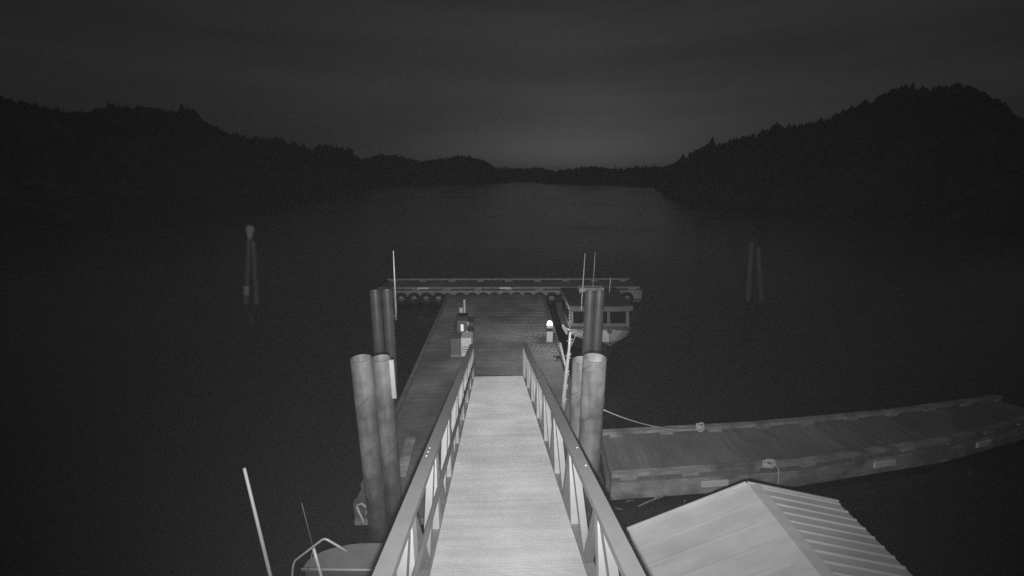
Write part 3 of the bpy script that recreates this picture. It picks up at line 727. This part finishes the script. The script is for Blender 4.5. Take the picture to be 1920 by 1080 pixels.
MB().beam((BX - 1.27, 14.4, 1.02), (BX - 1.33, 15.2, 1.02), .06, .1).build('fender_strip', M['tube'], t)
o = MB().tube(sag((BX - .95, 14.0, 1.26), (XR - .07, 12.6, DZ + .16), .12), .014, 6).build('mooring_line', M['rope'])
recentre(o, (XR - .07, 12.6, DZ)); tag(o, 'bow line from the workboat to the dock\'s right edge', 'rope')

# ------------------------------------------------------------------ small boat at the bottom left
t = thing('small_boat', 'small boat with rounded pale cabin top and hoop rail, below left of gangway', 'boat', (-1.85, 3.6, 0))
bx, by0, by1 = -1.86, 1.0, 5.0
sec = [(by1, .04, .95, .1), (4.75, .42, .92, .05), (4.3, .72, .88, 0), (3.4, .86, .82, -.05), (2.2, .88, .8, -.05), (1.0, .84, .8, -.05)]
m_ = MB(); vs = []
for y_, hb, zs, zk in sec: vs += [(bx - hb, y_, zs), (bx - hb*.75, y_, .2), (bx, y_, zk - .2), (bx + hb*.75, y_, .2), (bx + hb, y_, zs)]
m_.add(vs, [(i*5+k, i*5+k+1, (i+1)*5+k+1, (i+1)*5+k) for i in range(len(sec)-1) for k in range(4)]); m_.build('hull', M['boat_deck'], t)
m_ = MB(); vs = []
for y_, hb, zs, zk in sec: vs += [(bx - hb, y_, zs - .03), (bx + hb, y_, zs - .03)]
m_.add(vs, [(i*2, i*2+1, i*2+3, i*2+2) for i in range(len(sec)-1)]); m_.build('deck', M['grey'], t)
rz = 1.85
rc = at_z(672, 1040, rz)
# rounded cabin top: arc forward edge, straight after edge
fr_pts = []
cx_, hw = rc.x + .12, .78
yb_ = at_z(640, 1058, rz).y
for k in range(17):
    a = math.pi*k/16; fr_pts.append((cx_ - hw*math.cos(a), yb_ - .05 + .38*math.sin(a)**.8))
poly = [(cx_ + hw, yb_ - .09)] + [(cx_ - hw, yb_ - .03)]
ring = fr_pts[::-1]
m_ = MB(); n_c = len(ring)
lo_ = [(x, y, rz - .05) for x, y in ring]; hi_ = [(cx_ + (x - cx_)*.97, yb_ + (y - yb_)*.95, rz) for x, y in ring]
m_.add(lo_ + hi_, [tuple(range(n_c, 2*n_c))[::1], tuple(range(n_c))[::-1]] + [(i, i+1, n_c+i+1, n_c+i) for i in range(n_c-1)] + [(n_c-1, 0, n_c, 2*n_c-1)])
m_.build('cabin_top', M['cabin'], t)
m_ = MB(); cz = [(cx_ + (x - cx_)*.93, yb_ + (y - yb_)*.9 - .02) for x, y in ring]
m_.prism(cz, .78, rz - .052); m_.build('cabin_front', M['grey'], t)
MB().box(cx_ - hw*.45, cx_ + hw*.93, yb_ - 1.0, yb_ - .10, .8, rz - .10).build('cabin_side', M['alu_post'], t)
MB().tube([(cx_ - hw*.98, yb_ - .07, rz + .01), (cx_ - hw*.45, yb_ - .085, rz + .016), (cx_ + hw*.98, yb_ - .10, rz + .01)], .016, 6).build('roof_trim', M['alu_post'], t)
hoop = [at_y(x_, y_, 4.15) for x_, y_ in ((546, 1130), (548, 1078), (550, 1058), (554, 1050), (604, 1012), (609, 1010.5), (614, 1012), (650, 1033))]
MB().tube(hoop, .014, 8).build('hoop_rail', M['tube'], t)
a, b = at_y(458, 878, 3.25), at_y(508, 1084, 3.18)
MB().tube([b + (b - a)*.55, b, a], [.018, .017, .013], 8).build('whip_antenna', M['whip'], t)
a, b = at_y(565.5, 943, 4.4), at_y(588, 1030, 4.35); MB().tube([b + (b-a)*.5, a], .006, 6).build('thin_aerial', M['thin'], t)
a, b = at_y(588, 1028, 3.9), at_y(604, 1086, 3.85); MB().tube([b + (b - a)*.5, a], .017, 8).build('folded_pole', M['tube'], t)
a, b = at_y(587, 1030, 3.92), at_y(576, 1078, 4.0); MB().tube([b + (b - a)*.4, a], .007, 6).build('stay_rod', M['alu'], t)

# ------------------------------------------------------------------ haze volume added to lift the dark tones
HAZE = 0.00016
hz = MB().box(-2700, 2700, -350, 4700, -1.5, 135).build('haze', bpy.data.materials.new('tone lift haze'))
tag(hz, kind='stuff')
hm = hz.data.materials[0]; hm.use_nodes = True; hm.node_tree.nodes.clear()
ho = hm.node_tree.nodes.new('ShaderNodeOutputMaterial'); pv = hm.node_tree.nodes.new('ShaderNodeVolumePrincipled')
pv.inputs['Color'].default_value = (1, 1, 1, 1); pv.inputs['Anisotropy'].default_value = 0.22; pv.inputs['Density'].default_value = HAZE
hm.node_tree.links.new(pv.outputs[0], ho.inputs['Volume'])
